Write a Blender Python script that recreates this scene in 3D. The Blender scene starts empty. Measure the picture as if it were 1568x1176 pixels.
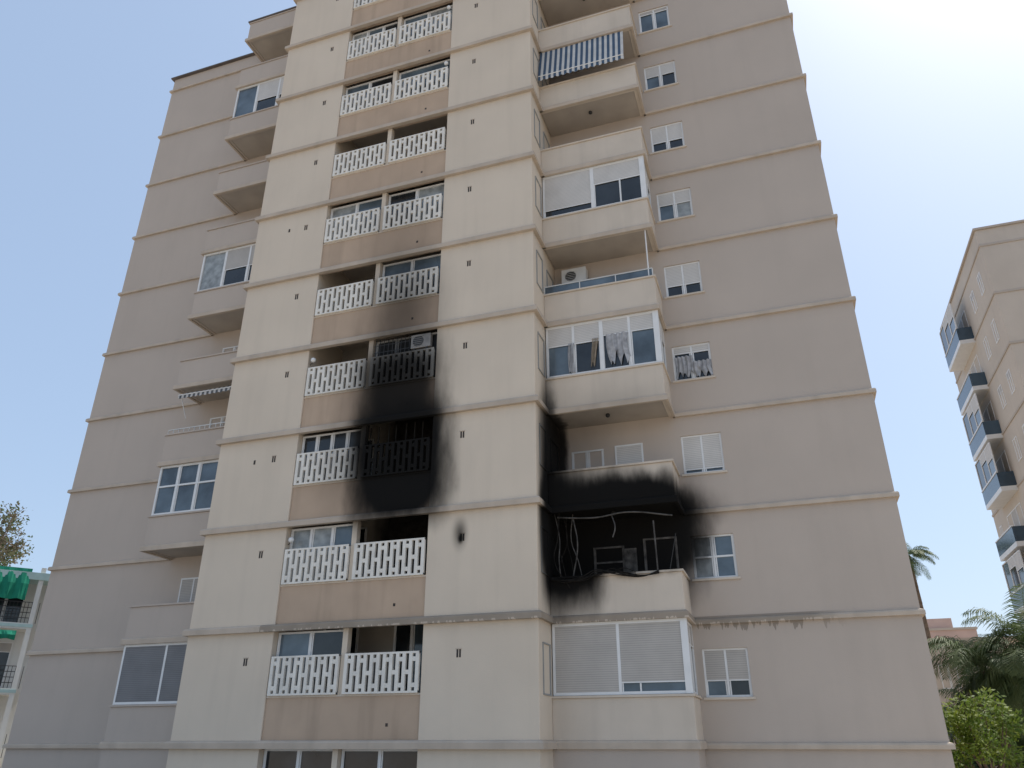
import bpy, math, random
from mathutils import Vector, noise as mnoise
random.seed(7)
S=bpy.context.scene
GZ=-3.2   # ground height (camera stands at z=0 on a raised street)
D=bpy.data

# ------------------------------------------------------------ soot group
def soot_group():
    g=D.node_groups.new("soot_mask","ShaderNodeTree")
    g.interface.new_socket("Fac",in_out='OUTPUT',socket_type='NodeSocketFloat')
    N=g.nodes;L=g.links
    out=N.new("NodeGroupOutput"); geo=N.new("ShaderNodeNewGeometry")
    mp=N.new("ShaderNodeMapping"); mp.inputs['Scale'].default_value=(1.5,1.5,.55); L.new(geo.outputs['Position'],mp.inputs['Vector'])
    nz=N.new("ShaderNodeTexNoise"); nz.inputs['Scale'].default_value=1.0; nz.inputs['Detail'].default_value=7; nz.inputs['Roughness'].default_value=.55
    L.new(mp.outputs[0],nz.inputs['Vector'])
    s=N.new("ShaderNodeVectorMath"); s.operation='SUBTRACT'; s.inputs[1].default_value=(.5,.5,.5)
    L.new(nz.outputs['Color'],s.inputs[0])
    m=N.new("ShaderNodeVectorMath"); m.operation='MULTIPLY'; m.inputs[1].default_value=(.7,.25,.8)
    L.new(s.outputs[0],m.inputs[0])
    a=N.new("ShaderNodeVectorMath"); a.operation='ADD'
    L.new(geo.outputs['Position'],a.inputs[0]);L.new(m.outputs[0],a.inputs[1])
    # centre, radii, strength, inner, squareness(0/1)
    blobs=[
     ((-10.15,20.0,7.6),(2.0,3.0,2.4),1.0,.32,1),
     ((-10.7,20.0,7.7),(3.3,3.0,2.5),.72,.0,0),
     ((-10.3,20.0,9.9),(1.85,3.0,2.2),.96,.15,1),
     ((-10.7,20.0,10.1),(2.9,3.0,3.0),.78,.0,0),
     ((-10.4,20.0,12.9),(2.4,3.0,3.2),.84,.0,0),
     ((-10.8,20.0,15.8),(2.4,3.0,3.0),.30,.0,0),
     ((-10.2,21.0,5.7),(2.2,1.5,1.7),1.0,.6,0),
     ((-8.16,19.3,5.30),(.32,.5,.62),.80,.0,0),
     ((-8.14,19.3,5.15),(.12,.5,.2),.98,.2,0),
     ((-5.4,21.3,5.0),(1.3,2.0,2.2),1.0,.35,1),
     ((-6.1,21.3,7.2),(.62,2.0,2.8),.97,.3,1),
     ((-4.3,20.9,5.5),(3.0,1.6,1.55),1.0,.45,1),
     ((-4.6,20.9,6.2),(3.1,1.45,1.5),.92,.20,0),
     ((-5.9,20.4,6.7),(1.7,1.0,1.6),.97,.2,0),
     ((-4.2,22.2,5.5),(2.6,1.6,1.35),1.0,.45,1),
     ((-4.2,22.2,4.5),(2.9,1.6,1.9),.90,.6,0),
     ((-2.6,21.8,6.15),(1.75,1.6,.90),.97,.15,0),
     ((-2.3,21.8,5.5),(.95,1.6,1.2),.78,.0,0),
     ((-2.2,21.8,7.0),(.9,1.6,1.0),.25,.0,0),
     ((-5.4,21.5,8.4),(2.0,1.5,1.9),.35,.0,0),
     ((-6.1,20.9,9.0),(.7,1.5,3.6),.85,.2,0),
     ((-4.0,20.6,9.1),(2.6,1.2,.9),.20,.0,0),
    ]
    prev=None
    for c,r,st,inn,sq in blobs:
        v=N.new("ShaderNodeVectorMath"); v.operation='SUBTRACT'; v.inputs[1].default_value=c
        small = c[0] in (-8.16,-8.14)
        L.new(geo.outputs['Position'] if small else a.outputs[0],v.inputs[0])
        w=N.new("ShaderNodeVectorMath"); w.operation='MULTIPLY'; w.inputs[1].default_value=tuple(1/x for x in r)
        L.new(v.outputs[0],w.inputs[0]); o=w.outputs[0]
        if sq:
            q=N.new("ShaderNodeVectorMath"); q.operation='MULTIPLY'; L.new(o,q.inputs[0]);L.new(o,q.inputs[1]); o=q.outputs[0]
        l=N.new("ShaderNodeVectorMath"); l.operation='LENGTH'; L.new(o,l.inputs[0])
        mr=N.new("ShaderNodeMapRange"); mr.interpolation_type='SMOOTHSTEP'
        mr.inputs['From Min'].default_value=inn; mr.inputs['From Max'].default_value=1.0
        mr.inputs['To Min'].default_value=st; mr.inputs['To Max'].default_value=0
        L.new(l.outputs['Value'],mr.inputs['Value'])
        # combine as 1-(1-a)(1-b): overlapping deposits build up smoothly
        iv=N.new("ShaderNodeMath"); iv.operation='SUBTRACT'; iv.inputs[0].default_value=1; L.new(mr.outputs[0],iv.inputs[1])
        if prev is None: prev=iv.outputs[0]
        else:
            mx=N.new("ShaderNodeMath"); mx.operation='MULTIPLY'
            L.new(prev,mx.inputs[0]);L.new(iv.outputs[0],mx.inputs[1]); prev=mx.outputs[0]
    fin=N.new("ShaderNodeMath"); fin.operation='SUBTRACT'; fin.inputs[0].default_value=1; L.new(prev,fin.inputs[1])
    L.new(fin.outputs[0],out.inputs[0])
    return g
SOOT=soot_group()

def mat(name,col,rough=.85,var=.12,vscale=1.2,bump=0.0,bscale=60,soot=False,spec=.3,streak=0.0,col2=None,metal=0,slat=0,drips=False,ledgedirt=0,emit=None):
    m=D.materials.new(name); m.use_nodes=True
    nt=m.node_tree;N=nt.nodes;L=nt.links
    b=N['Principled BSDF']; b.inputs['Roughness'].default_value=rough
    b.inputs['Specular IOR Level'].default_value=spec; b.inputs['Metallic'].default_value=metal
    geo=N.new("ShaderNodeNewGeometry")
    nz=N.new("ShaderNodeTexNoise"); nz.inputs['Scale'].default_value=vscale; nz.inputs['Detail'].default_value=6
    L.new(geo.outputs['Position'],nz.inputs['Vector'])
    mr=N.new("ShaderNodeMapRange"); mr.inputs['From Min'].default_value=.3; mr.inputs['From Max'].default_value=.7
    L.new(nz.outputs['Fac'],mr.inputs['Value'])
    mx=N.new("ShaderNodeMix"); mx.data_type='RGBA'
    c=Vector(col); c2=Vector(col2) if col2 else c*(1-var)
    mx.inputs['A'].default_value=(*(c*(1+var*.5) if not col2 else c),1); mx.inputs['B'].default_value=(*c2,1)
    L.new(mr.outputs[0],mx.inputs['Factor'])
    cur=mx.outputs['Result']
    def darken(cur,facsock,color):
        k=N.new("ShaderNodeMix"); k.data_type='RGBA'; k.inputs['B'].default_value=(*color,1)
        L.new(facsock,k.inputs['Factor']); L.new(cur,k.inputs['A']); return k.outputs['Result']
    if streak:
        mp=N.new("ShaderNodeMapping"); mp.inputs['Scale'].default_value=(2.6,2.6,.22)
        L.new(geo.outputs['Position'],mp.inputs['Vector'])
        n2=N.new("ShaderNodeTexNoise"); n2.inputs['Scale'].default_value=1; n2.inputs['Detail'].default_value=7
        L.new(mp.outputs[0],n2.inputs['Vector'])
        r2=N.new("ShaderNodeMapRange"); r2.inputs['From Min'].default_value=.5; r2.inputs['From Max'].default_value=.8; r2.inputs['To Max'].default_value=streak
        L.new(n2.outputs['Fac'],r2.inputs['Value'])
        cur=darken(cur,r2.outputs[0],tuple(x*.45 for x in col))
    if ledgedirt or drips:
        sx=N.new("ShaderNodeSeparateXYZ"); L.new(geo.outputs['Position'],sx.inputs[0])
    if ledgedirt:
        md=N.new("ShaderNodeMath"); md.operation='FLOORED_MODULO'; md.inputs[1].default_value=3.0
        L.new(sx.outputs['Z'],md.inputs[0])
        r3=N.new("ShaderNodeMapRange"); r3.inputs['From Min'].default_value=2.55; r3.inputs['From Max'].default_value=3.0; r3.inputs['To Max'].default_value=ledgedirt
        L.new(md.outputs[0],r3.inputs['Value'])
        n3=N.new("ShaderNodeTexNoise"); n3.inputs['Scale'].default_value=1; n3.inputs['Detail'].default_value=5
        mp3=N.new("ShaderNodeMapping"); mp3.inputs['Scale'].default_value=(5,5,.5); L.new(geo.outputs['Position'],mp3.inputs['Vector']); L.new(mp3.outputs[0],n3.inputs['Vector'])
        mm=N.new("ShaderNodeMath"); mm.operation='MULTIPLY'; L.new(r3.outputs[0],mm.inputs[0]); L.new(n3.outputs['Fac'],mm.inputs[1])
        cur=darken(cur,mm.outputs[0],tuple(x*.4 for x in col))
    if drips:
        n4=N.new("ShaderNodeTexNoise"); n4.inputs['Scale'].default_value=1; n4.inputs['Detail'].default_value=4
        mp4=N.new("ShaderNodeMapping"); mp4.inputs['Scale'].default_value=(9,0,.15); L.new(geo.outputs['Position'],mp4.inputs['Vector']); L.new(mp4.outputs[0],n4.inputs['Vector'])
        r4=N.new("ShaderNodeMapRange"); r4.inputs['From Min'].default_value=.42; r4.inputs['From Max'].default_value=.72; r4.inputs['To Min'].default_value=2.98; r4.inputs['To Max'].default_value=2.66
        L.new(n4.outputs['Fac'],r4.inputs['Value'])
        g1=N.new("ShaderNodeMath"); g1.operation='GREATER_THAN'; L.new(sx.outputs['Z'],g1.inputs[0]); L.new(r4.outputs[0],g1.inputs[1])
        g2=N.new("ShaderNodeMath"); g2.operation='LESS_THAN'; L.new(sx.outputs['Z'],g2.inputs[0]); g2.inputs[1].default_value=3.14
        g3=N.new("ShaderNodeMapRange"); g3.inputs['From Min'].default_value=.6; g3.inputs['From Max'].default_value=1.5; g3.inputs['To Min'].default_value=.5; g3.inputs['To Max'].default_value=0; L.new(sx.outputs['X'],g3.inputs['Value'])
        g4=N.new("ShaderNodeMath"); g4.operation='GREATER_THAN'; L.new(sx.outputs['X'],g4.inputs[0]); g4.inputs[1].default_value=-14.2
        p1=N.new("ShaderNodeMath"); p1.operation='MULTIPLY'; L.new(g1.outputs[0],p1.inputs[0]); L.new(g2.outputs[0],p1.inputs[1])
        p3=N.new("ShaderNodeMath"); p3.operation='MULTIPLY'; L.new(p1.outputs[0],p3.inputs[0]); L.new(g4.outputs[0],p3.inputs[1])
        p2=N.new("ShaderNodeMath"); p2.operation='MULTIPLY'; L.new(p3.outputs[0],p2.inputs[0]); L.new(g3.outputs[0],p2.inputs[1])
        cur=darken(cur,p2.outputs[0],(.12,.10,.075))
    if slat:
        sx2=N.new("ShaderNodeSeparateXYZ"); L.new(geo.outputs['Position'],sx2.inputs[0])
        md=N.new("ShaderNodeMath"); md.operation='FLOORED_MODULO'; md.inputs[1].default_value=slat
        L.new(sx2.outputs['Z'],md.inputs[0])
        r=N.new("ShaderNodeMapRange"); r.inputs['From Min'].default_value=0; r.inputs['From Max'].default_value=slat*.3; r.inputs['To Min'].default_value=.75; r.inputs['To Max'].default_value=0
        L.new(md.outputs[0],r.inputs['Value'])
        cur=darken(cur,r.outputs[0],tuple(x*.4 for x in col))
    if soot:
        sg=N.new("ShaderNodeGroup"); sg.node_tree=SOOT
        cur=darken(cur,sg.outputs[0],(.010,.0095,.009))
        rr=N.new("ShaderNodeMapRange"); rr.inputs['To Min'].default_value=rough; rr.inputs['To Max'].default_value=.95
        L.new(sg.outputs[0],rr.inputs['Value']); L.new(rr.outputs[0],b.inputs['Roughness'])
        rs=N.new("ShaderNodeMapRange"); rs.inputs['To Min'].default_value=spec; rs.inputs['To Max'].default_value=.08
        L.new(sg.outputs[0],rs.inputs['Value']); L.new(rs.outputs[0],b.inputs['Specular IOR Level'])
    L.new(cur,b.inputs['Base Color'])
    if bump:
        n5=N.new("ShaderNodeTexNoise"); n5.inputs['Scale'].default_value=bscale; n5.inputs['Detail'].default_value=4
        L.new(geo.outputs['Position'],n5.inputs['Vector'])
        n6=N.new("ShaderNodeTexNoise"); n6.inputs['Scale'].default_value=1.1; n6.inputs['Detail'].default_value=2
        L.new(geo.outputs['Position'],n6.inputs['Vector'])
        b6=N.new("ShaderNodeBump"); b6.inputs['Strength'].default_value=.2; b6.inputs['Distance'].default_value=.05
        L.new(n6.outputs['Fac'],b6.inputs['Height'])
        bp=N.new("ShaderNodeBump"); bp.inputs['Strength'].default_value=bump; bp.inputs['Distance'].default_value=.01
        L.new(n5.outputs['Fac'],bp.inputs['Height']); L.new(b6.outputs[0],bp.inputs['Normal']); L.new(bp.outputs[0],b.inputs['Normal'])
    return m

M={}
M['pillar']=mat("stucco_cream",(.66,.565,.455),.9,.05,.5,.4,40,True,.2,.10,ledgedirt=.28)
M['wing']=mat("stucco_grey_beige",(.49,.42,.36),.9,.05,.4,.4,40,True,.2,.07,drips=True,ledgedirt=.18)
M['tan']=mat("stucco_tan",(.50,.375,.275),.9,.10,.9,.4,40,True,.2,.35)
M['ledge']=mat("ledge_paint",(.52,.435,.35),.85,.12,1.5,.3,40,True,.2,.25,drips=True)
M['parapet']=mat("parapet_cream",(.61,.53,.44),.9,.07,.9,.4,40,True,.2,.18)
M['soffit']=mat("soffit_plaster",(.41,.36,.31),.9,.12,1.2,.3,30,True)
M['lattice']=mat("lattice_white",(.78,.74,.67),.8,.12,3,.3,60,True,.2,.25)
M['white']=mat("white_aluminium",(.74,.74,.73),.4,.06,3,0,60,True,.4)
M['greyfr']=mat("grey_aluminium",(.30,.30,.29),.4,.06,3,0,60,True,.4)
M['shutter']=mat("roller_shutter_grey",(.46,.43,.395),.6,.08,2,0,60,True,.3,slat=.055)
M['shutterw']=mat("roller_shutter_white",(.60,.575,.54),.6,.08,2,0,60,True,.3,slat=.055)
M['shutterd']=mat("roller_shutter_dark",(.20,.20,.205),.6,.1,2,0,60,True,.3,slat=.055)
M['glass']=mat("window_glass",(.025,.03,.035),.06,.5,1.5,0,60,True,.6)
M['glassb']=mat("window_glass_blue",(.10,.135,.165),.08,.5,1.3,0,60,True,.6)
M['curtain']=mat("curtained_glass",(.30,.32,.32),.15,.4,4,0,60,True,.5)
M['cloth']=mat("curtain_cloth",(.42,.42,.43),.9,.35,7,0,60,False)
M['cloth2']=mat("beige_curtain_cloth",(.36,.30,.23),.9,.3,7,0,60,False)
M['dark']=mat("dark_metal",(.03,.03,.03),.5,.2,3,0,60,False)
M['vent']=mat("vent_dark",(.06,.05,.045),.8,.2,3,0,60,True)
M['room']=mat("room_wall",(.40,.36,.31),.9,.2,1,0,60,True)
M['cap']=mat("roof_coping",(.13,.11,.10),.8,.2,2,.2,30,False)
M['char']=mat("charred",(.02,.018,.016),.95,.5,8,.8,20,False,.1)
M['ashy']=mat("scorched_frame",(.13,.12,.11),.8,.6,5,.2,20,False,.2,col2=(.03,.028,.026))
M['ac']=mat("ac_casing",(.62,.62,.60),.5,.1,3,0,60,False)

# ------------------------------------------------------------ builders
class Bld:
    def __init__(s,name,loc=(0,0,0),rotz=0):
        s.e=D.objects.new(name,None); S.collection.objects.link(s.e); s.e.location=loc; s.e.rotation_euler=(0,0,rotz)
        s.p={}
    def _g(s,part,m): return s.p.setdefault((part,m),([],[]))
    def box(s,part,m,x0,x1,y0,y1,z0,z1):
        if x0>x1:x0,x1=x1,x0
        if y0>y1:y0,y1=y1,y0
        if z0>z1:z0,z1=z1,z0
        V,F=s._g(part,m);n=len(V)
        V+=[(x0,y0,z0),(x1,y0,z0),(x1,y1,z0),(x0,y1,z0),(x0,y0,z1),(x1,y0,z1),(x1,y1,z1),(x0,y1,z1)]
        F+=[(n,n+3,n+2,n+1),(n+4,n+5,n+6,n+7),(n,n+1,n+5,n+4),(n+1,n+2,n+6,n+5),(n+2,n+3,n+7,n+6),(n+3,n,n+4,n+7)]
    def poly(s,part,m,verts,faces):
        V,F=s._g(part,m);n=len(V);V+=[tuple(v) for v in verts];F+=[tuple(i+n for i in f) for f in faces]
    def prism(s,part,m,path,prof):
        """sweep a closed profile [(out,z)] along plan path [(x,y,ox,oy)] (o = outward direction at the point)"""
        V,F=s._g(part,m);n=len(V);k=len(prof)
        for (x,y,ox,oy) in path:
            for (o,z) in prof: V.append((x+ox*o,y+oy*o,z))
        for i in range(len(path)-1):
            for j in range(k):
                a=n+i*k+j;b_=n+i*k+(j+1)%k
                F.append((a,b_,b_+k,a+k))
        F.append(tuple(n+j for j in range(k))[::-1]); F.append(tuple(n+(len(path)-1)*k+j for j in range(k)))
    def done(s,bevel=()):
        import bmesh
        for (part,m),(V,F) in s.p.items():
            me=D.meshes.new(part); me.from_pydata(V,[],F); me.update()
            bm=bmesh.new(); bm.from_mesh(me); bmesh.ops.recalc_face_normals(bm,faces=bm.faces); bm.to_mesh(me); bm.free()
            o=D.objects.new(part,me); S.collection.objects.link(o); o.parent=s.e
            me.materials.append(M[m])
            if part in bevel:
                md=o.modifiers.new("bevel","BEVEL"); md.width=.018; md.segments=2; md.limit_method='ANGLE'

def window(b,x0,x1,z0,z1,y,panes=2,shut=None,kinds=None,frame='white',shm='shutter',hdiv=None,fr=.05,T=None,part='window'):
    """window in wall plane; u=horizontal, v=depth (into wall positive)"""
    if T is None: T=lambda u,v,w:(u,v,w)
    def bx(p,m,a0,a1,b0,b1,c0,c1):
        p0=T(a0,b0,c0);p1=T(a1,b1,c1); b.box(p,m,p0[0],p1[0],p0[1],p1[1],p0[2],p1[2])
    bx(part+'_frame',frame,x0,x1,y,y+.07,z0,z0+fr); bx(part+'_frame',frame,x0,x1,y,y+.07,z1-fr,z1)
    w=(x1-x0)/panes
    for i in range(panes+1):
        c=x0+i*w
        if i==0: a0,a1=c,c+fr
        elif i==panes: a0,a1=c-fr,c
        else: a0,a1=c-fr*.55,c+fr*.55
        bx(part+'_frame',frame,a0,a1,y+.002,y+.068,z0+fr,z1-fr)
    shut=shut or [0]*panes; kinds=kinds or ['glass']*panes
    for i in range(panes):
        a0=x0+i*w+fr*.5;a1=a0+w-fr
        zs=z1-fr-(z1-z0-2*fr)*shut[i]
        bx(part+'_glass',kinds[i],a0,a1,y+.042,y+.052,z0+fr*.5,z1-fr*.5)
        sm=.032
        bx(part+'_frame',frame,a0+.012,a0+.012+sm,y+.02,y+.045,z0+fr,z1-fr); bx(part+'_frame',frame,a1-.012-sm,a1-.012,y+.02,y+.045,z0+fr,z1-fr)
        if shut[i]>0:
            bx(part+'_shutter',shm,a0+.005,a1-.005,y+.008,y+.018,zs,z1-fr)
            bx(part+'_frame',frame,a0+.005,a1-.005,y+.003,y+.02,zs-.03,zs)
        if hdiv:
            zz=z0+(z1-z0)*hdiv; bx(part+'_frame',frame,a0,a1,y+.012,y+.043,zz-.025,zz+.025)

A=Bld("apartment_building")
YW,YP,YB=21.8,19.3,20.4
XL,XR=-25.72,3.17
PL0,PL1,PM0,PM1=-16.75,-13.79,-9.14,-5.94
BRX=-2.38; BLX=-20.2
TOP=30.8; PT=33.8
NL=11
holes=[]
for n in range(-1,10): holes.append((-2.22,-1.06,n*3+1.13,n*3+2.32))
def wall_holes(b,part,m,x0,x1,z0,z1,y,holes,depth):
    xs=sorted({x0,x1}|{h[0] for h in holes}|{h[1] for h in holes}); zs=sorted({z0,z1}|{h[2] for h in holes}|{h[3] for h in holes})
    V=[];F=[];ix={}
    def v(x,yy,z):
        k=(round(x,4),round(yy,4),round(z,4))
        if k not in ix: ix[k]=len(V);V.append((x,yy,z))
        return ix[k]
    for i in range(len(xs)-1):
        for j in range(len(zs)-1):
            cx=(xs[i]+xs[i+1])/2;cz=(zs[j]+zs[j+1])/2
            if any(h[0]<cx<h[1] and h[2]<cz<h[3] for h in holes): continue
            F.append((v(xs[i],y,zs[j]),v(xs[i+1],y,zs[j]),v(xs[i+1],y,zs[j+1]),v(xs[i],y,zs[j+1])))
    for h in holes:
        a,c,e,f=h
        q=[(a,e),(c,e),(c,f),(a,f)]
        for k in range(4):
            p=q[k];r=q[(k+1)%4]
            F.append((v(p[0],y,p[1]),v(r[0],y,r[1]),v(r[0],y+depth,r[1]),v(p[0],y+depth,p[1])))
    b.poly(part,m,V,F)
wall_holes(A,'wing_wall','wing',XL,XR,GZ,TOP,YW,holes,.2)
yb=34
A.poly('wing_sides','wing',[(XL,YW,GZ),(XL,yb,GZ),(XL,yb,TOP),(XL,YW,TOP),(XR,YW,GZ),(XR,yb,GZ),(XR,yb,TOP),(XR,YW,TOP)],[(0,1,2,3),(4,5,6,7),(1,5,6,2),(3,2,6,7)])
A.box('roof_coping','cap',XL-.14,PL0,YW-.14,YW+.3,TOP,TOP+.07)
A.box('roof_coping','cap',PM1,XR+.14,YW-.14,YW+.3,TOP,TOP+.07)
A.box('roof_coping','cap',XL-.14,XL+.3,YW+.3,yb,TOP,TOP+.07)
ww={0:([.66,.66],'shutter',['glassb','glass'],None),1:([0,0],'shutter',['curtain','glassb'],.5),2:([.9,.9],'shutterw',['glassb','glassb'],None),
3:([.18,.18],'shutterw',['glass','glass'],None),4:([.66,.66],'shutterw',['glass','glass'],None),5:([.42,.42],'shutterw',['glassb','curtain'],None),
6:([.62,.62],'shutterw',['glass','glass'],None),7:([.42,.42],'shutterw',['glassb','glass'],None),8:([.12,.12],'shutter',['glassb','glassb'],None),9:([.5,.5],'shutter',['glass','glass'],None),-1:([.5,.5],'shutter',['glass','glass'],None)}
for n,(sh,sm,kd,hd) in ww.items():
    h0=n*3
    window(A,-2.219,-1.061,h0+1.131,h0+2.319,YW+.05,2,sh,kd,shm=sm,hdiv=hd)
    A.box('window_sill','parapet',-2.28,-1.0,YW-.05,YW+.19,h0+1.07,h0+1.128)
for x0,x1 in ((PL0,PL1),(PM0,PM1)):
    A.box('pillar_wall','pillar',x0,x1,YP,YW+.5,GZ,PT)
A.box('upper_block','pillar',PL0+.3,PM1-.3,YW+.6,yb-1,TOP-1,PT-.1)
def lprof(z,o=.12,h=.16): return [(-.02,z-.07),(o,z-.07),(o,z+h-.09),(o*.75,z+h-.05),(-.02,z+h-.02)]
for n in range(0,NL+1):
    z=n*3.0
    A.prism('floor_ledge','ledge',[(PL0,YW,-1,0),(PL0,YP,-1,-1),(PM1,YP,1,-1),(PM1,YB,1,0)],lprof(z))
    if n<=10:
        A.prism('floor_ledge','ledge',[(XL,yb,-1,0),(XL,YW,-1,-1),(BLX-.01,YW,0,-1)],lprof(z,.09,.11))
        A.prism('floor_ledge','ledge',[(BRX+.01,YW,0,-1),(XR,YW,1,-1),(XR,yb,1,0)],lprof(z,.09,.11))
def pbalc(xa,xb,side,n,top=1.1):
    z=n*3.0;t=.13; pm='parapet' if side>0 else 'wing'
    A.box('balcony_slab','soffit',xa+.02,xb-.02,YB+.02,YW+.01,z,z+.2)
    A.box('balcony_parapet',pm,xa,xb,YB,YB+t,z-.03,z+top)
    if side>0: A.box('balcony_parapet',pm,xb-t,xb,YB+t,YW+.01,z-.028,z+top)
    else: A.box('balcony_parapet',pm,xa,xa+t,YB+t,YW+.01,z-.028,z+top)
    if side>0: pth=[(xa,YB,0,-1),(xb,YB,1,-1),(xb,YW,1,0)]
    else: pth=[(xa,YW,-1,0),(xa,YB,-1,-1),(xb,YB,0,-1)]
    A.prism('balcony_trim','ledge',pth,lprof(z,.07,.16))
    A.prism('balcony_lip',pm,pth,[(-.15,z+top-.002),(.045,z+top-.002),(.045,z+top+.05),(-.15,z+top+.06)])
for n in range(0,11): pbalc(PM1,BRX,1,n)
for n in range(0,11): pbalc(BLX,PL0,-1,n)
A.box('roof_coping','cap',BLX-.08,PL0,YB-.08,YB+.2,31.17,31.24)

def enclose(xa,xb,n,panes,shut,kinds,shm,side,zb=1.16,zt=2.93):
    z=n*3
    window(A,xa+.03,xb-.03,z+zb,z+zt,YB+.03,panes,shut,kinds,shm=shm,fr=.07)
    if side>0: T=lambda u,v,w:(xb-v+YB,u,w)
    else: T=lambda u,v,w:(xa+v-YB,u,w)
    window(A,YB+.12,YW-.01,z+zb,z+zt,YB+.035,2,[0.3,0.3],['glassb','glass'],shm=shm,fr=.07,T=T)
    A.box('enclosure_top','white',xa+.02,xb-.01,YB+.01,YB+.3,z+zt,z+2.935+.03)
    if side>0: A.box('window_frame','white',xb-.17,xb-.0,YB+.012,YB+.14,z+zb,z+zt)
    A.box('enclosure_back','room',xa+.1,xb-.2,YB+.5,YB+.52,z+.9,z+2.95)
enclose(PM1,BRX,0,2,[1,.86],['glass','glassb'],'shutter',1)
A.box('window_frame','white',-3.67,-3.63,YB+.04,YB+.075,1.2,1.42)
enclose(PM1,BRX,5,2,[.84,.42],['glass','glass'],'shutterw',1)
enclose(PM1,BRX,3,4,[.38,.38,.30,.30],['glassb','glass','glass','glassb'],'shutterw',1)
A.box('window_frame','white',-4.21,-4.09,YB+.015,YB+.05,10.16,11.9)
A.box('window_frame','white',-4.23,-4.11,YB+.015,YB+.05,16.16,17.9)
A.box('window_frame','white',-3.26,-3.21,YB+.035,YB+.072,16.2,17.2)
enclose(BLX,PL0,0,2,[1,1],['glass','glass'],'shutterd',-1)
enclose(BLX,PL0,2,4,[0,0,0,0],['glassb']*4,'shutter',-1)
A.box('window_frame','white',BLX+.05,PL0,YB+.03,YB+.07,2*3+2.15,2*3+2.21)
enclose(BLX,PL0,5,3,[0,.55,.55],['curtain','glass','glass'],'shutter',-1)
enclose(BLX,PL0,8,3,[0,.6,.6],['glassb','glass','glass'],'shutterw',-1)
for n in (1,2,4,6,7,8,9):
    z=n*3
    f='ashy' if n==1 else 'white'
    if n==1:
        window(A,-5.0,-4.1,z+1.3,z+2.2,YW-.03,1,[0],['char'],part='burnt_window',frame=f,hdiv=.5)
        A.box('burnt_panel','ashy',-4.1,-3.75,YW-.06,YW-.01,z+1.3,z+2.1)
        window(A,-3.55,-2.6,z+.25,z+2.35,YW-.03,1,[0],['char'],part='burnt_door',frame=f)
    else:
        window(A,-5.55,-4.55,z+1.0,z+2.2,YW-.03,2,[0,.0],['glass','glassb'],part='back_window')
        window(A,-4.2,-3.35,z+.25,z+2.25,YW-.03,1,[.85 if n in (2,6) else 0],['glass'],part='back_door',shm='shutterw')
for n in (1,3,4,6,7,9):
    z=n*3
    window(A,-19.6,-18.5,z+1.1,z+2.25,YW-.03,2,[0.9,.9] if n==1 else [0,0],['glass','glass'],part='back_window')
    window(A,-18.1,-17.2,z+.25,z+2.25,YW-.03,1,[0],['curtain'],part='back_door')
for n in range(-1,11):
    z=n*3
    T=lambda u,v,w:(PM1-v,u,w)
    window(A,19.62,20.28,z+1.15,z+2.4,-.03,1,[0],['glass'],part='side_window',T=T,frame='greyfr',fr=.035)
    window(A,20.75,21.5,z+1.3,z+2.35,-.03,1,[0],['glass'],part='side_window',T=T,frame='greyfr',fr=.035)
# ---- loggia strip
xm=-11.5
def lattice(x0,x1,z,y):
    nb=12; pw=(x1-x0)/(nb*2-1)
    A.box('lattice_screen','lattice',x0,x1,y+.004,y+.086,z,z+.05); A.box('lattice_screen','lattice',x0,x1,y+.004,y+.086,z+.97,z+1.02)
    for i in range(nb):
        a=x0+i*2*pw; A.box('lattice_screen','lattice',a,a+pw,y,y+.09,z+.003,z+1.017)
        if i<nb-1:
            for zc in ([.19,.83] if i%2==0 else [.51]):
                A.box('lattice_screen','lattice',a+pw,a+2*pw,y+.01,y+.08,z+zc-.055,z+zc+.055)
for n in range(-1,11):
    z=n*3.0
    A.box('loggia_panel','tan',PL1,PM0,YP+.05,YP+.2,z+.02,z+1.24)
    A.box('loggia_panel_cap','parapet',PL1,PM0,YP+.03,YP+.22,z+1.19,z+1.238)
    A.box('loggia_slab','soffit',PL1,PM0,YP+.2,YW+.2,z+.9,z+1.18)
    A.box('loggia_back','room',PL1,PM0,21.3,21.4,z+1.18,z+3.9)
    lattice(PL1+.06,xm-.09,z+1.24,YP-.04); lattice(xm+.09,PM0-.06,z+1.24,YP-.04)
    A.box('loggia_post','pillar',xm-.08,xm+.08,YP+.06,YP+.26,z+1.24,z+3.0)
    window(A,-13.4,-12.2,z+1.2,z+3.3,21.24,2,[0,0],['glass','glass'],part='loggia_door')
    window(A,-11.0,-9.8,z+1.2,z+3.3,21.24,2,[0,0],['glass','glassb'],part='loggia_door')
    A.box('weep_hole','vent',-10.1,-10.03,YP+.046,YP+.06,z+.45,z+.53)
lw={0:(2,['glassb','glass'],0,None),1:(3,['curtain','curtain','glassb'],0,None),2:(4,['glass']*4,0,None),3:(0,None,3,['glass']*3),4:(0,None,2,['glassb','glassb']),
5:(2,['curtain','glassb'],2,['glass','curtain']),7:(2,['glassb','glass'],1,['glassb']),8:(3,['curtain','glassb','glass'],2,['glassb','curtain']),9:(2,['glassb']*2,2,['glassb']*2),-1:(2,['glass']*2,2,['glass']*2)}
for n,(pl,kl,pr,kr) in lw.items():
    z=n*3
    if pl: window(A,PL1+.02,xm-.1,z+1.24,z+2.93,YP+.22,pl,[0]*pl,kl,part='loggia_window')
    if pr: window(A,xm+.1,PM0-.02,z+1.24,z+2.93,YP+.22,pr,[0]*pr,kr,part='loggia_window')
for i in range(9):
    x=xm+.15+i*.15; A.box('security_bars','dark',x,x+.018,YP+.1,YP+.118,11.3,12-.08)
for zz in (11.45,11.7): A.box('security_bars','dark',xm+.1,-10.15,YP+.096,YP+.1,zz,zz+.02)
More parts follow.
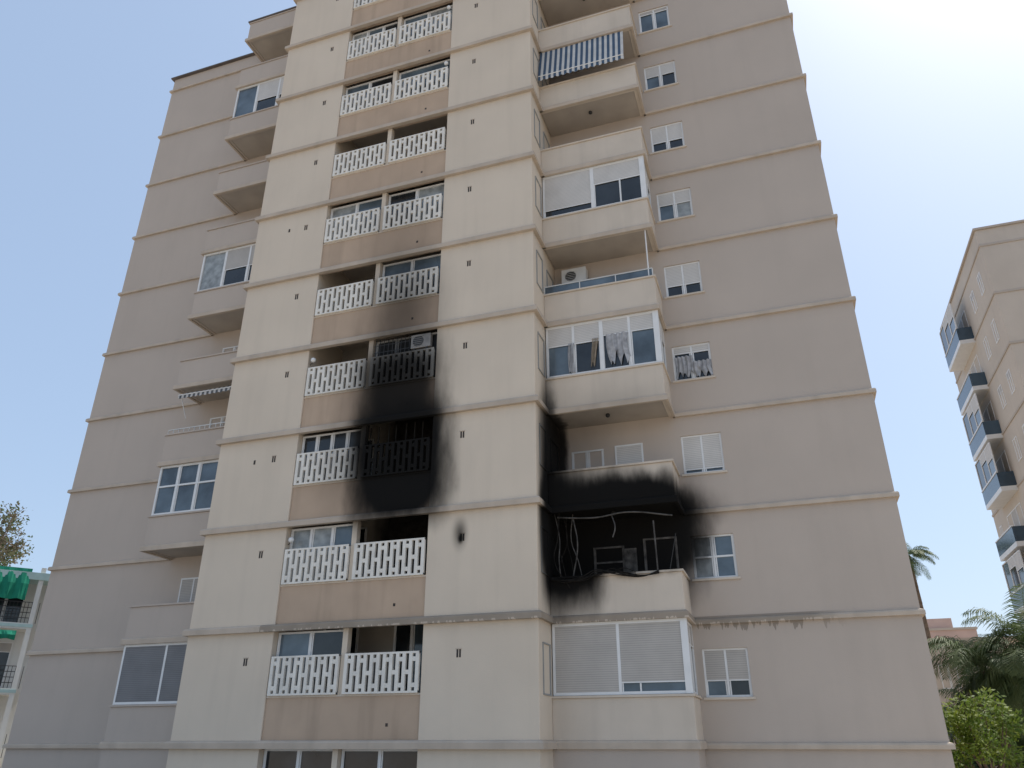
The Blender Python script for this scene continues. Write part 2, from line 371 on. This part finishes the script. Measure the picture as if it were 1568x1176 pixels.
for i in range(8):
    x=xm+.12+i*.3+random.uniform(-.05,.05); A.box('burnt_bars','char',x,x+.03,YP+.3,YP+.33,8.2,8.95)
A.box('burnt_ceiling','char',xm+.1,PM0-.01,YP+.25,21.28,9.86,9.895)
A.box('burnt_back_wall','char',xm+.1,PM0-.01,21.18,21.23,7.2,9.86)
A.box('burnt_back_wall','char',xm+.1,PM0-.01,21.18,21.23,4.2,6.86)
for n in range(-1,11):
    for x in (-8.13,-14.58):
        z=n*3+2.17+random.uniform(-.04,.04); x+=random.uniform(-.05,.05)
        for dx in (-.062,.012):
            A.box('vent','vent',x+dx,x+dx+.05,YP-.004,YP+.02,z-.1,z+.1)
        A.box('vent_rim','ledge',x-.085,x+.085,YP-.012,YP+.01,z+.1,z+.125)
    if n in (2,5): A.box('vent','vent',-15.35,-15.28,YP-.005,YP+.02,n*3+2.1,n*3+2.24)
A.box('ground_floor','wing',BLX,PL0,YB,YW,GZ,-.05); A.box('ground_floor','wing',PM1,BRX,YB,YW,GZ,-.05)
A.box('upper_block','tan',PL1,PM0,YP+.05,YW+.6,30.0+1.24,PT-.1)
A.done(bevel=('pillar_wall','balcony_parapet','loggia_panel'))

def shell(name,V,F,m,smooth=False,parent=None):
    me=D.meshes.new(name);me.from_pydata(V,[],F);me.update()
    o=D.objects.new(name,me);S.collection.objects.link(o)
    if m: me.materials.append(m)
    if smooth:
        for p in me.polygons:p.use_smooth=True
    if parent:o.parent=parent
    return o
def tube(name,pts,r,m,parent):
    c=D.curves.new(name,'CURVE');c.dimensions='3D';c.bevel_depth=r;c.bevel_resolution=2
    s=c.splines.new('BEZIER');s.bezier_points.add(len(pts)-1)
    for bp,p in zip(s.bezier_points,pts): bp.co=p;bp.handle_left_type=bp.handle_right_type='AUTO'
    o=D.objects.new(name,c);S.collection.objects.link(o);c.materials.append(m);o.parent=parent;return o
for k in range(6):
    pts=[];n=8
    for i in range(n):
        t=i/(n-1); x=-5.85+t*(2.9 if k%2 else 2.3)
        pts.append((x,YB-.08-random.uniform(0,.08),4.10-.13*math.sin(t*math.pi*(2+k%2))*random.uniform(.3,1.1)+.05*random.uniform(-1,1)))
    tube('burnt_cable',pts,.010+.006*(k%2),M['char'],A.e)
for k in range(6):
    x=-5.86+random.uniform(0,.6);y=random.uniform(20.0,20.9)
    pts=[(x,y,5.95),(x+random.uniform(-.1,.15),y,5.2),(x+random.uniform(-.15,.2),y-.1,4.6),(x+random.uniform(-.1,.3),y-.1,3.95-random.uniform(0,.2))]
    tube('burnt_strip',pts,.015,M['char' if k%3 else 'ashy'],A.e)
# remains of the enclosure: bent top rail and leaning frame members
tube('burnt_rail',[(-5.7,YB+.08,5.82),(-4.6,YB+.05,5.72),(-3.7,YB+.0,5.78),(-2.5,YB+.06,5.6)],.022,M['ashy'],A.e)
tube('burnt_rail',[(-5.3,YB+.1,4.15),(-5.15,YB+.1,5.0),(-5.25,YB+.12,5.75)],.02,M['ashy'],A.e)
tube('burnt_rail',[(-4.15,YB+.1,5.75),(-4.05,YB-.05,5.35),(-4.12,YB-.08,5.1)],.018,M['ashy'],A.e)
tube('thin_post',[(-3.0,YB+.06,4.1),(-3.02,YB+.06,5.5)],.022,M['ashy'],A.e)
tube('thin_post',[(-2.75,YB+.06,3.9),(-2.45,YB+.02,5.1)],.012,M['dark'],A.e)
tube('thin_post',[(-2.55,YB+.06,13.1),(-2.55,YB+.06,15.0)],.022,M['white'],A.e)
def sphere(name,c,r,m,parent):
    V=[];F=[];a=12;b=8
    for j in range(b+1):
        for i in range(a):
            t=math.pi*j/b;p=math.tau*i/a;V.append((c[0]+r*math.sin(t)*math.cos(p),c[1]+r*math.sin(t)*math.sin(p),c[2]+r*math.cos(t)))
    for j in range(b):
        for i in range(a): F.append((j*a+i,j*a+(i+1)%a,(j+1)*a+(i+1)%a,(j+1)*a+i))
    shell(name,V,F,m,True,parent)
for (x,z) in ((-13.6,5.55),(-13.6,11.55),(-9.3,26.55),(-9.3,23.5)):
    sphere('globe_lamp',(x,YP+.02,z),.085,M['white'],A.e)
    tube('globe_lamp_arm',[(x,YP+.02,z-.05),(x+(-.15 if x<-12 else .15),YP+.1,z-.12)],.012,M['dark'],A.e)
for n in (3,7,2,9): sphere('ceiling_lamp',(-4.2,21.0,n*3-.05),.07,M['dark'],A.e)
B2=Bld("balcony_railing"); 
xa,xb,z=PM1+.02,BRX-.05,13.16
B2.box('glass_panel','glassb',xa,xb,YB+.05,YB+.06,z,z+.28); B2.box('top_rail','ac',xa,xb,YB+.03,YB+.08,z+.28,z+.31)
for i in range(4): 
    x=xa+(xb-xa)*i/3; B2.box('post','ac',x-.015,x+.015,YB+.035,YB+.075,z,z+.28)
B2.done()
B2=Bld("balcony_railing"); 
xa,xb,z=BLX+.03,PL0,10.16
B2.box('top_rail','ac',xa,xb,YB+.03,YB+.06,z+.15,z+.18)
for i in range(16):
    x=xa+(xb-xa)*i/15; B2.box('post','ac',x-.01,x+.01,YB+.035,YB+.055,z,z+.15)
B2.done()
def ac(x,y,z,w=.85,h=.6,d=.32,name="air_conditioner",cm='ac'):
    b=Bld(name); b.box('casing',cm,x,x+w,y,y+d,z,z+h)
    cx=x+w*.38;cz=z+h*.5;V=[(cx,y-.006,cz)];F=[]
    for i in range(24):
        a=i/24*math.tau;V.append((cx+.19*math.cos(a),y-.006,cz+.19*math.sin(a)))
    for i in range(24):F.append((0,1+i,1+(i+1)%24))
    b.poly('fan','dark',V,F)
    for i in range(6): b.box('grille',cm,cx-.19,cx+.19,y-.014,y-.009,cz-.17+i*.066,cz-.16+i*.066)
    b.box('foot','dark',x+.1,x+.15,y,y+d,z-.05,z);b.box('foot','dark',x+w-.15,x+w-.1,y,y+d,z-.05,z)
    b.done(bevel=('casing',))
M['acd']=mat("smoked_ac_casing",(.22,.21,.20),.6,.4,3,0,60,False)
ac(-5.6,YW-.4,14.05); ac(-10.05,YP+.02,9+2.36,.68,.48,.2,cm='acd')

def curtain(x0,x1,z0,z1,y,m,jag=.3,nm='torn_curtain',slant=0,pinch=0):
    V=[];F=[];nx=28;nz=10
    sd=random.random()*10
    for i in range(nx+1):
        t=i/nx; zb=z0+jag*(z1-z0)*abs(mnoise.noise((t*3+sd,0,0)))*2
        for j in range(nz+1):
            q=j/nz; xc=x0+(x1-x0)*t+slant*q*q
            xc+= ((x0+x1)/2+slant*q*q-xc)*pinch*q
            V.append((xc+.02*math.sin(q*4+sd),y+.03*math.sin(t*26+sd)+.02*mnoise.noise((t*5,q*3,sd)),z1+(zb-z1)*q))
    for i in range(nx):
        for j in range(nz):
            a=i*(nz+1)+j;F.append((a,a+1,a+nz+2,a+nz+1))
    shell(nm,V,F,m,True,A.e)
curtain(-4.02,-3.35,10.25,11.35,YB+.0,M['cloth'],.5,slant=.1,pinch=.1)
curtain(-5.2,-5.0,10.2,11.25,YB+.02,M['cloth'],.1)
curtain(-4.45,-4.25,10.3,11.3,YB+.02,M['cloth2'],.3,slant=-.1,pinch=.3)
curtain(-2.15,-1.62,10.2,10.95,YW+.03,M['cloth'],.9)
curtain(-1.62,-1.08,10.12,10.72,YW+.0,M['cloth'],.5,slant=.08)

def striped(name,c1,c2,scale,axis=0):
    m=D.materials.new(name);m.use_nodes=True;N=m.node_tree.nodes;L=m.node_tree.links;b=N['Principled BSDF'];b.inputs['Roughness'].default_value=.9
    g=N.new("ShaderNodeNewGeometry");sx=N.new("ShaderNodeSeparateXYZ");L.new(g.outputs['Position'],sx.inputs[0])
    md=N.new("ShaderNodeMath");md.operation='FLOORED_MODULO';md.inputs[1].default_value=scale;L.new(sx.outputs[axis],md.inputs[0])
    gt=N.new("ShaderNodeMath");gt.operation='GREATER_THAN';gt.inputs[1].default_value=scale/2;L.new(md.outputs[0],gt.inputs[0])
    mx=N.new("ShaderNodeMix");mx.data_type='RGBA';mx.inputs['A'].default_value=(*c1,1);mx.inputs['B'].default_value=(*c2,1);L.new(gt.outputs[0],mx.inputs['Factor'])
    nz=N.new("ShaderNodeTexNoise");nz.inputs['Scale'].default_value=3
    L.new(g.outputs['Position'],nz.inputs['Vector'])
    m2=N.new("ShaderNodeMix");m2.data_type='RGBA';m2.blend_type='MULTIPLY';m2.inputs['Factor'].default_value=.3
    L.new(mx.outputs['Result'],m2.inputs['A']);L.new(nz.outputs['Fac'],m2.inputs['B'])
    L.new(m2.outputs['Result'],b.inputs['Base Color'])
    t=N.new("ShaderNodeBsdfTranslucent");L.new(m2.outputs['Result'],t.inputs['Color'])
    ms=N.new("ShaderNodeMixShader");ms.inputs[0].default_value=.3;L.new(b.outputs[0],ms.inputs[1]);L.new(t.outputs[0],ms.inputs[2]);L.new(ms.outputs[0],N['Material Output'].inputs[0])
    return m
def awning(name,x0,x1,yt,zt,yb_,zb,m,val=.2):
    e=D.objects.new(name,None);S.collection.objects.link(e)
    nx=90;rows=[(0,0),(.33,.02),(.66,.02),(1,0)];V=[];F=[]
    for i in range(nx+1):
        x=x0+(x1-x0)*i/nx
        for (t,s) in rows: V.append((x,yt+(yb_-yt)*t,zt+(zb-zt)*t-.05*math.sin(t*3.14)+.01*math.sin(x*3)))
        V.append((x,yb_-.01,zb-val*(.7+.3*abs(math.sin((x-x0)*math.pi/.22)))))
    k=5
    for i in range(nx):
        for j in range(k-1):
            a=i*k+j;F.append((a,a+1,a+k+1,a+k))
    shell('fabric',V,F,m,False,e)
    tube('front_bar',[(x0,yb_,zb),(x1,yb_,zb)],.02,M['white'],e)
    tube('arm',[(x0+.1,yt+.1,zt-1.0),(x0+.1,yb_,zb)],.015,M['white'],e)
    tube('arm',[(x1-.1,yt+.1,zt-1.0),(x1-.1,yb_,zb)],.015,M['white'],e)
MS=striped("blue_white_stripe",(.82,.82,.80),(.09,.15,.24),.2)
awning("striped_awning",PM1+.05,-2.7,YB+.0,23.92,20.05,22.35,MS,.24)
MS2=striped("grey_white_stripe",(.75,.73,.70),(.16,.17,.18),.2)
awning("striped_awning",BLX+.25,PL0-.05,YB+.3,11.9,YB-.05,11.65,MS2,.16)

# ================================================= right-hand neighbouring building
M['rb']=mat("stucco_warm",(.55,.485,.415),.9,.08,.5,.4,40,False,.2,.1)
M['rbl']=mat("stucco_band",(.46,.40,.34),.9,.08,.5,.4,40,False)
M['bglass']=mat("balcony_glass_blue",(.05,.085,.12),.15,.3,1,0,60,False,.5)
R=Bld("apartment_building")
R.box('body','rb',12.8,32,41.2,53,GZ,25.7); R.box('coping','rbl',12.7,32.1,41.1,53.1,25.7,25.82)
for n in range(-1,8):
    z=n*3-.3
    R.prism('band','rbl',[(12.8,53,-1,0),(12.8,41.2,-1,-1),(32,41.2,0,-1)],lprof(z+4.0,.05,.12))
    T=lambda u,v,w:(12.8+v,u,w)
    for (ya,yc) in ((42.4,43.1),(44.4,45.2),(51.6,52.2)):
        window(R,ya,yc,z+1.9,z+3.1,-.03,2,[.3,.3] if (n+int(ya))%2 else [0,0],['glass','glassb'],T=T)
    y0,y1=46.6,50.6;xo=12.0
    R.box('balcony','white',xo,12.8,y0,y1,z+.8,z+1.05)
    R.box('balcony_front','bglass',xo,xo+.05,y0+.06,y1,z+1.05,z+1.85)
    R.box('balcony_front','bglass',xo+.05,12.8,y0,y0+.05,z+1.05,z+1.85)
    R.box('balcony_rail','white',xo-.03,xo+.07,y0,y1,z+1.85,z+1.91)
    window(R,y0+.4,y1-.5,z+1.1,z+3.2,-.03,3,[0,.5,0],['glass']*3,T=T)
    if n%3!=0: window(R,y0,y1,z+1.92,z+3.6,xo-12.8,3,[.5,.3,0],['glassb','glass','glass'],T=T,shm='shutterw')
    for xa in (17,21,26):
        window(R,xa,xa+1.3,z+1.9,z+3.1,41.17,2,[.4,.4],['glass']*2)
R.done(bevel=('body',))
# ================================================= left neighbouring building
M['lw']=mat("stucco_white",(.66,.66,.63),.9,.1,.7,.3,40,False,.2,.2)
M['green']=mat("green_awning_fabric",(.01,.20,.13),.85,.25,2,0,60,False)
M['teal']=mat("pale_teal_paint",(.38,.52,.52),.8,.15,2,0,60,False)
Lb=Bld("apartment_building",(-36.2,30.9,0),math.radians(50.7))
Lb.box('body','lw',-16,3,0,9,GZ,7.6); Lb.box('cornice','teal',-16.1,3.1,-1.5,.0,7.6,7.95); Lb.box('roof','lw',-16.1,3.1,.0,9.1,7.6,7.9)
Lb.poly('gable','lw',[(-.5,1.5,7.9),(3.5,1.5,7.9),(1.6,1.5,10),(-.5,8,7.9),(3.5,8,7.9),(1.6,8,10)],[(0,1,2),(3,5,4),(0,2,5,3),(1,4,5,2)])
for n in range(-1,3):
    z=n*3-.6+0.1
    Lb.box('balcony_slab','lw',-16,-.4,-1.4,0,z-.28,z); 
    Lb.box('balcony_slab','teal',-16.02,-.38,-1.43,-1.401,z-.2,z-.05)
    for zz in (.25,.5,.75,1.0): Lb.box('railing','dark',-16,-.4,-1.38,-1.35,z+zz-.015,z+zz+.015)
    i=-16
    while i<-.3:
        Lb.box('railing','dark',i,i+.025,-1.385,-1.345,z,z+1.0); i+=.16
    Lb.box('corner_column','lw',-.62,-.4,-1.4,-1.15,z,z+2.72)
    Lb.box('divider','lw',-6.2,-6.05,-1.4,0,z,z+2.72)
    for xa in (-2.6,-5.2,-8.4,-11.5): window(Lb,xa,xa+1.6,z+.1,z+2.2,-.05,2,[.2,.2],['glass','glass'])
    if n>=0:
        zl=z+1.1 if n==2 else z+2.2; V=[];F=[]
        for i in range(41):
            x=-5.6+i*.115; V+=[(x,-1.46,z+2.62),(x,-1.56+.05*math.sin(i*1.3),(z+2.62+zl)/2),(x,-1.5+.06*math.sin(i*1.3+.5),zl+.03*math.sin(i*.9))]
        for i in range(40): F+=[(i*3,i*3+1,i*3+4,i*3+3),(i*3+1,i*3+2,i*3+5,i*3+4)]
        Lb.poly('awning','green',V,F)
Lb.done()
# ================================================= low houses at right back
M['pink']=mat("pink_render",(.52,.38,.33),.9,.12,.6,0,60,False)
H=Bld("low_house"); H.box('walls','rb',2,15,57,66,GZ,5.9); H.box('cornice','rbl',1.9,15.1,56.9,66.1,5.9,6.15)
for xa in (6.5,8.6,10.7,12.4):
    for z in (3.2,.2): window(H,xa,xa+1,z,z+1.4,56.97,2,[0,0],['glass','glassb'])
H.done()
H=Bld("pink_house"); H.box('walls','pink',4,16.5,84,92,GZ,9.8); H.box('upper','pink',10.5,14.8,85,91,9.8,11.0); H.box('cornice','rbl',3.9,16.6,83.9,92.1,9.8,10.0)
for xa in (10.5,12.5,14.5): window(H,xa,xa+1,6.8,8.2,83.97,2,[0,0],['glass','glass'])
H.done()

# ================================================= vegetation
def leafmat(name,c1,c2,trans=.3):
    m=D.materials.new(name);m.use_nodes=True;N=m.node_tree.nodes;L=m.node_tree.links;b=N['Principled BSDF'];b.inputs['Roughness'].default_value=.6
    g=N.new("ShaderNodeNewGeometry");nz=N.new("ShaderNodeTexNoise");nz.inputs['Scale'].default_value=2.2;nz.inputs['Detail'].default_value=5;L.new(g.outputs['Position'],nz.inputs['Vector'])
    mr=N.new("ShaderNodeMapRange");mr.inputs['From Min'].default_value=.35;mr.inputs['From Max'].default_value=.65;L.new(nz.outputs['Fac'],mr.inputs['Value'])
    mx=N.new("ShaderNodeMix");mx.data_type='RGBA';mx.inputs['A'].default_value=(*c1,1);mx.inputs['B'].default_value=(*c2,1);L.new(mr.outputs[0],mx.inputs['Factor'])
    L.new(mx.outputs['Result'],b.inputs['Base Color'])
    t=N.new("ShaderNodeBsdfTranslucent");L.new(mx.outputs['Result'],t.inputs['Color'])
    ms=N.new("ShaderNodeMixShader");ms.inputs[0].default_value=trans;L.new(b.outputs[0],ms.inputs[1]);L.new(t.outputs[0],ms.inputs[2]);L.new(ms.outputs[0],N['Material Output'].inputs[0]);return m
LP=leafmat("palm_leaf",(.06,.10,.035),(.12,.16,.06),.3)
LB=leafmat("citrus_leaf",(.10,.18,.02),(.24,.30,.04),.5)
LD=leafmat("dark_leaf",(.03,.06,.02),(.07,.10,.035),.3)
LR=leafmat("blossom_leaf",(.07,.12,.04),(.20,.15,.10),.35)
BK=mat("bark",(.16,.12,.09),.95,.4,6,.8,20)
def limb(V,F,p0,p1,r0,r1,seg=8):
    p0=Vector(p0);p1=Vector(p1);d=(p1-p0).normalized();u=d.orthogonal().normalized();v=d.cross(u);n=len(V)
    for p,r in ((p0,r0),(p1,r1)):
        for i in range(seg):
            a=i/seg*math.tau;V.append(tuple(p+u*r*math.cos(a)+v*r*math.sin(a)))
    for i in range(seg):
        j=(i+1)%seg;F.append((n+i,n+j,n+seg+j,n+seg+i))
def palm(x,y,zc,fl,nf,name="palm_tree",r=.17,seed=1,droop=1.0):
    rnd=random.Random(seed);e=D.objects.new(name,None);S.collection.objects.link(e)
    V=[];F=[];k=14
    for i in range(k):
        z0=GZ+(zc-GZ)*i/k;z1=GZ+(zc-GZ)*(i+1)/k
        limb(V,F,(x+.1*math.sin(i*.3),y,z0),(x+.1*math.sin((i+1)*.3),y,z1+.02),r*(1.15-.3*i/k),r*(1.05-.3*i/k),10)
    shell('trunk',V,F,BK,False,e)
    V=[];F=[]
    x+=.1*math.sin(k*.3)
    for f in range(nf):
        az=f*2.39996+rnd.uniform(-.2,.2);el=math.radians(rnd.uniform(-25,80));l=fl*rnd.uniform(.8,1.1)
        p=Vector((x,y,zc));d=Vector((math.cos(az)*math.cos(el),math.sin(az)*math.cos(el),math.sin(el)));ns=26
        for s in range(ns):
            d=(d+Vector((0,0,-.075*droop*(.5+s/ns)))).normalized();q=p+d*l/ns
            side=d.cross(Vector((0,0,1)))
            if side.length<.05: side=Vector((1,0,0))
            side.normalize();up=side.cross(d)
            t=s/ns;w=.012*(1-t)+.004;n=len(V)
            V+= [tuple(p-side*w),tuple(p+side*w),tuple(q+side*w),tuple(q-side*w)];F.append((n,n+1,n+2,n+3))
            if s>2:
                ll=fl*.27*math.sin(min(1,(t*.9+.12))*math.pi)**.6+.05
                for sg in (-1,1):
                    for h in (0,.5):
                        b0=p+(q-p)*h;dirv=(side*sg*.85+d*.55+up*rnd.uniform(-.1,.35)+Vector((0,0,-.25))).normalized()
                        mid=b0+dirv*ll*.55;tip=b0+dirv*ll*.95+Vector((0,0,-.32*ll));wd=d*.017;n=len(V)
                        V+=[tuple(b0-wd*.6),tuple(b0+wd*.6),tuple(mid+wd),tuple(mid-wd),tuple(tip)]
                        F+=[(n,n+1,n+2,n+3),(n+3,n+2,n+4)]
            p=q
    shell('fronds',V,F,LP,False,e)
palm(6.3,31.8,2.3,2.6,38,seed=3,droop=1.3); palm(7.6,30.8,2.6,2.8,40,seed=5,droop=1.3); palm(6.6,34.2,1.0,2.4,30,seed=8); palm(8.0,33.0,.9,2.5,30,seed=9)
palm(8.95,60.9,12.2,2.0,24,seed=11,r=.16)
def leaves(V,F,c,R,n,size,rnd,flat=.8,gap=.5):
    c=Vector(c)
    for i in range(n):
        d=Vector((rnd.gauss(0,1),rnd.gauss(0,1),rnd.gauss(0,1))).normalized()
        rr=R*(rnd.random()**.45)*(1+.35*mnoise.noise(d*2.2+c))
        p=c+Vector((d.x*rr,d.y*rr,d.z*rr*flat))
        if mnoise.noise(p*1.6)<-gap*.35: continue
        u=Vector((rnd.gauss(0,1),rnd.gauss(0,1),rnd.gauss(0,1))).normalized();v=u.orthogonal().normalized();s=size*rnd.uniform(.6,1.3);k=len(V)
        V+=[tuple(p-u*s),tuple(p+v*s*.45),tuple(p+u*s),tuple(p-v*s*.45)];F.append((k,k+1,k+2,k+3))
def tree(name,x,y,base,h,R,nclump,lm,size,seed,npc=420,flat=.8,cr=(.32,.5)):
    rnd=random.Random(seed);e=D.objects.new(name,None);S.collection.objects.link(e);V=[];F=[];LV=[];LF=[]
    th=h*.45;p0=Vector((x,y,base));p1=Vector((x+.1,y,base+th));limb(V,F,p0,p1,min(.25,h*.03),min(.18,h*.02))
    if h>10:
        p2=Vector((x,y,base+h-2*R*flat));limb(V,F,p1,p2,.18,.12);p1=p2
    for i in range(nclump):
        a=i*2.4+rnd.uniform(-.4,.4);q=rnd.uniform(.2,.75)*R
        c=Vector((x+math.cos(a)*q,y+math.sin(a)*q,base+h-R*flat+rnd.uniform(-.75,.75)*R*flat))
        mid=(p1+c)/2+Vector((0,0,-.1*R));b=min(h,8);limb(V,F,p1,mid,b*.012,b*.007,6);limb(V,F,mid,c,b*.007,b*.003,5)
        for t in range(4):
            dd=Vector((rnd.uniform(-1,1),rnd.uniform(-1,1),rnd.uniform(-.3,1))).normalized()*R*.4
            limb(V,F,c,c+dd,b*.003,b*.001,4)
        leaves(LV,LF,c,R*rnd.uniform(*cr),npc,size,rnd,flat)
    shell('trunk',V,F,BK,True,e);shell('leaves',LV,LF,lm,False,e)
tree("citrus_tree",4.95,28.1,GZ,4.5,1.4,14,LB,.075,4,500)
tree("flowering_tree",-47.7,35.5,GZ,17.6,2.9,22,LR,.11,6,300,1.0,(.25,.42))
for i,(x,y,h,R) in enumerate(((6.0,38,4.6,2.0),(9.5,39.5,5.0,2.4),(7.8,36,4.0,1.7))):
    tree("broadleaf_tree",x,y,GZ,h,R,12,LD,.11,20+i,420)

# ================================================= ground
M['asph']=mat("asphalt",(.055,.055,.056),.9,.3,.8,.6,30)
M['pave']=mat("paving_concrete",(.46,.42,.36),.9,.15,.6,.5,20)
def sheet(name,x0,x1,y0,y1,z,m): return shell(name,[(x0,y0,z),(x1,y0,z),(x1,y1,z),(x0,y1,z)],[(0,1,2,3)],m)
sheet("ground",-900,900,-900,900,GZ,mat("earth",(.42,.36,.29),.95,.2,.3,.4,10))
sheet("road",-300,300,-9,-3,GZ+.004,M['asph'])
g=Bld("pavement"); g.box('slab','pave',-60,60,3,19,GZ,GZ+.13); g.done()
g=Bld("raised_walkway"); g.box('slab','pave',-30,30,-2.6,1.2,GZ,-1.62); g.box('kerb','pave',-30,30,1.2,1.35,GZ,-1.5); g.done()

# ================================================= light
EL=math.radians(60); AZ=math.radians(43)   # azimuth from +Y towards +X
sd=Vector((math.sin(AZ)*math.cos(EL),math.cos(AZ)*math.cos(EL),math.sin(EL)))
sl=D.lights.new("sun",'SUN');sl.energy=5;sl.angle=math.radians(.5);sl.color=(1,.94,.84)
so=D.objects.new("sun",sl);S.collection.objects.link(so);so.rotation_euler=sd.to_track_quat('Z','Y').to_euler()
w=D.worlds.new("World");S.world=w;w.use_nodes=True;N=w.node_tree.nodes;L=w.node_tree.links
sk=N.new("ShaderNodeTexSky");sk.sky_type='NISHITA';sk.sun_disc=False;sk.sun_elevation=EL;sk.sun_rotation=AZ
sk.air_density=1.0;sk.dust_density=2.5;sk.ozone_density=1.5
mu=N.new("ShaderNodeMix");mu.data_type='RGBA';mu.blend_type='MULTIPLY';mu.inputs['Factor'].default_value=1;mu.inputs['B'].default_value=(.62,.62,.60,1)
L.new(sk.outputs[0],mu.inputs['A'])
ad=N.new("ShaderNodeMix");ad.data_type='RGBA';ad.blend_type='ADD';ad.inputs['Factor'].default_value=1;ad.inputs['B'].default_value=(1.8,2.35,3.2,1)
L.new(mu.outputs['Result'],ad.inputs['A'])
L.new(ad.outputs['Result'],N['Background'].inputs[0]);N['Background'].inputs[1].default_value=.15
S.view_settings.view_transform='Standard'

cam=D.cameras.new("camera");cam.lens=27.05;cam.sensor_width=36;cam.clip_end=3000
co=D.objects.new("camera",cam);S.collection.objects.link(co);co.location=(0,0,0)
co.rotation_euler=(math.radians(90+25.2),0,math.radians(19));S.camera=co
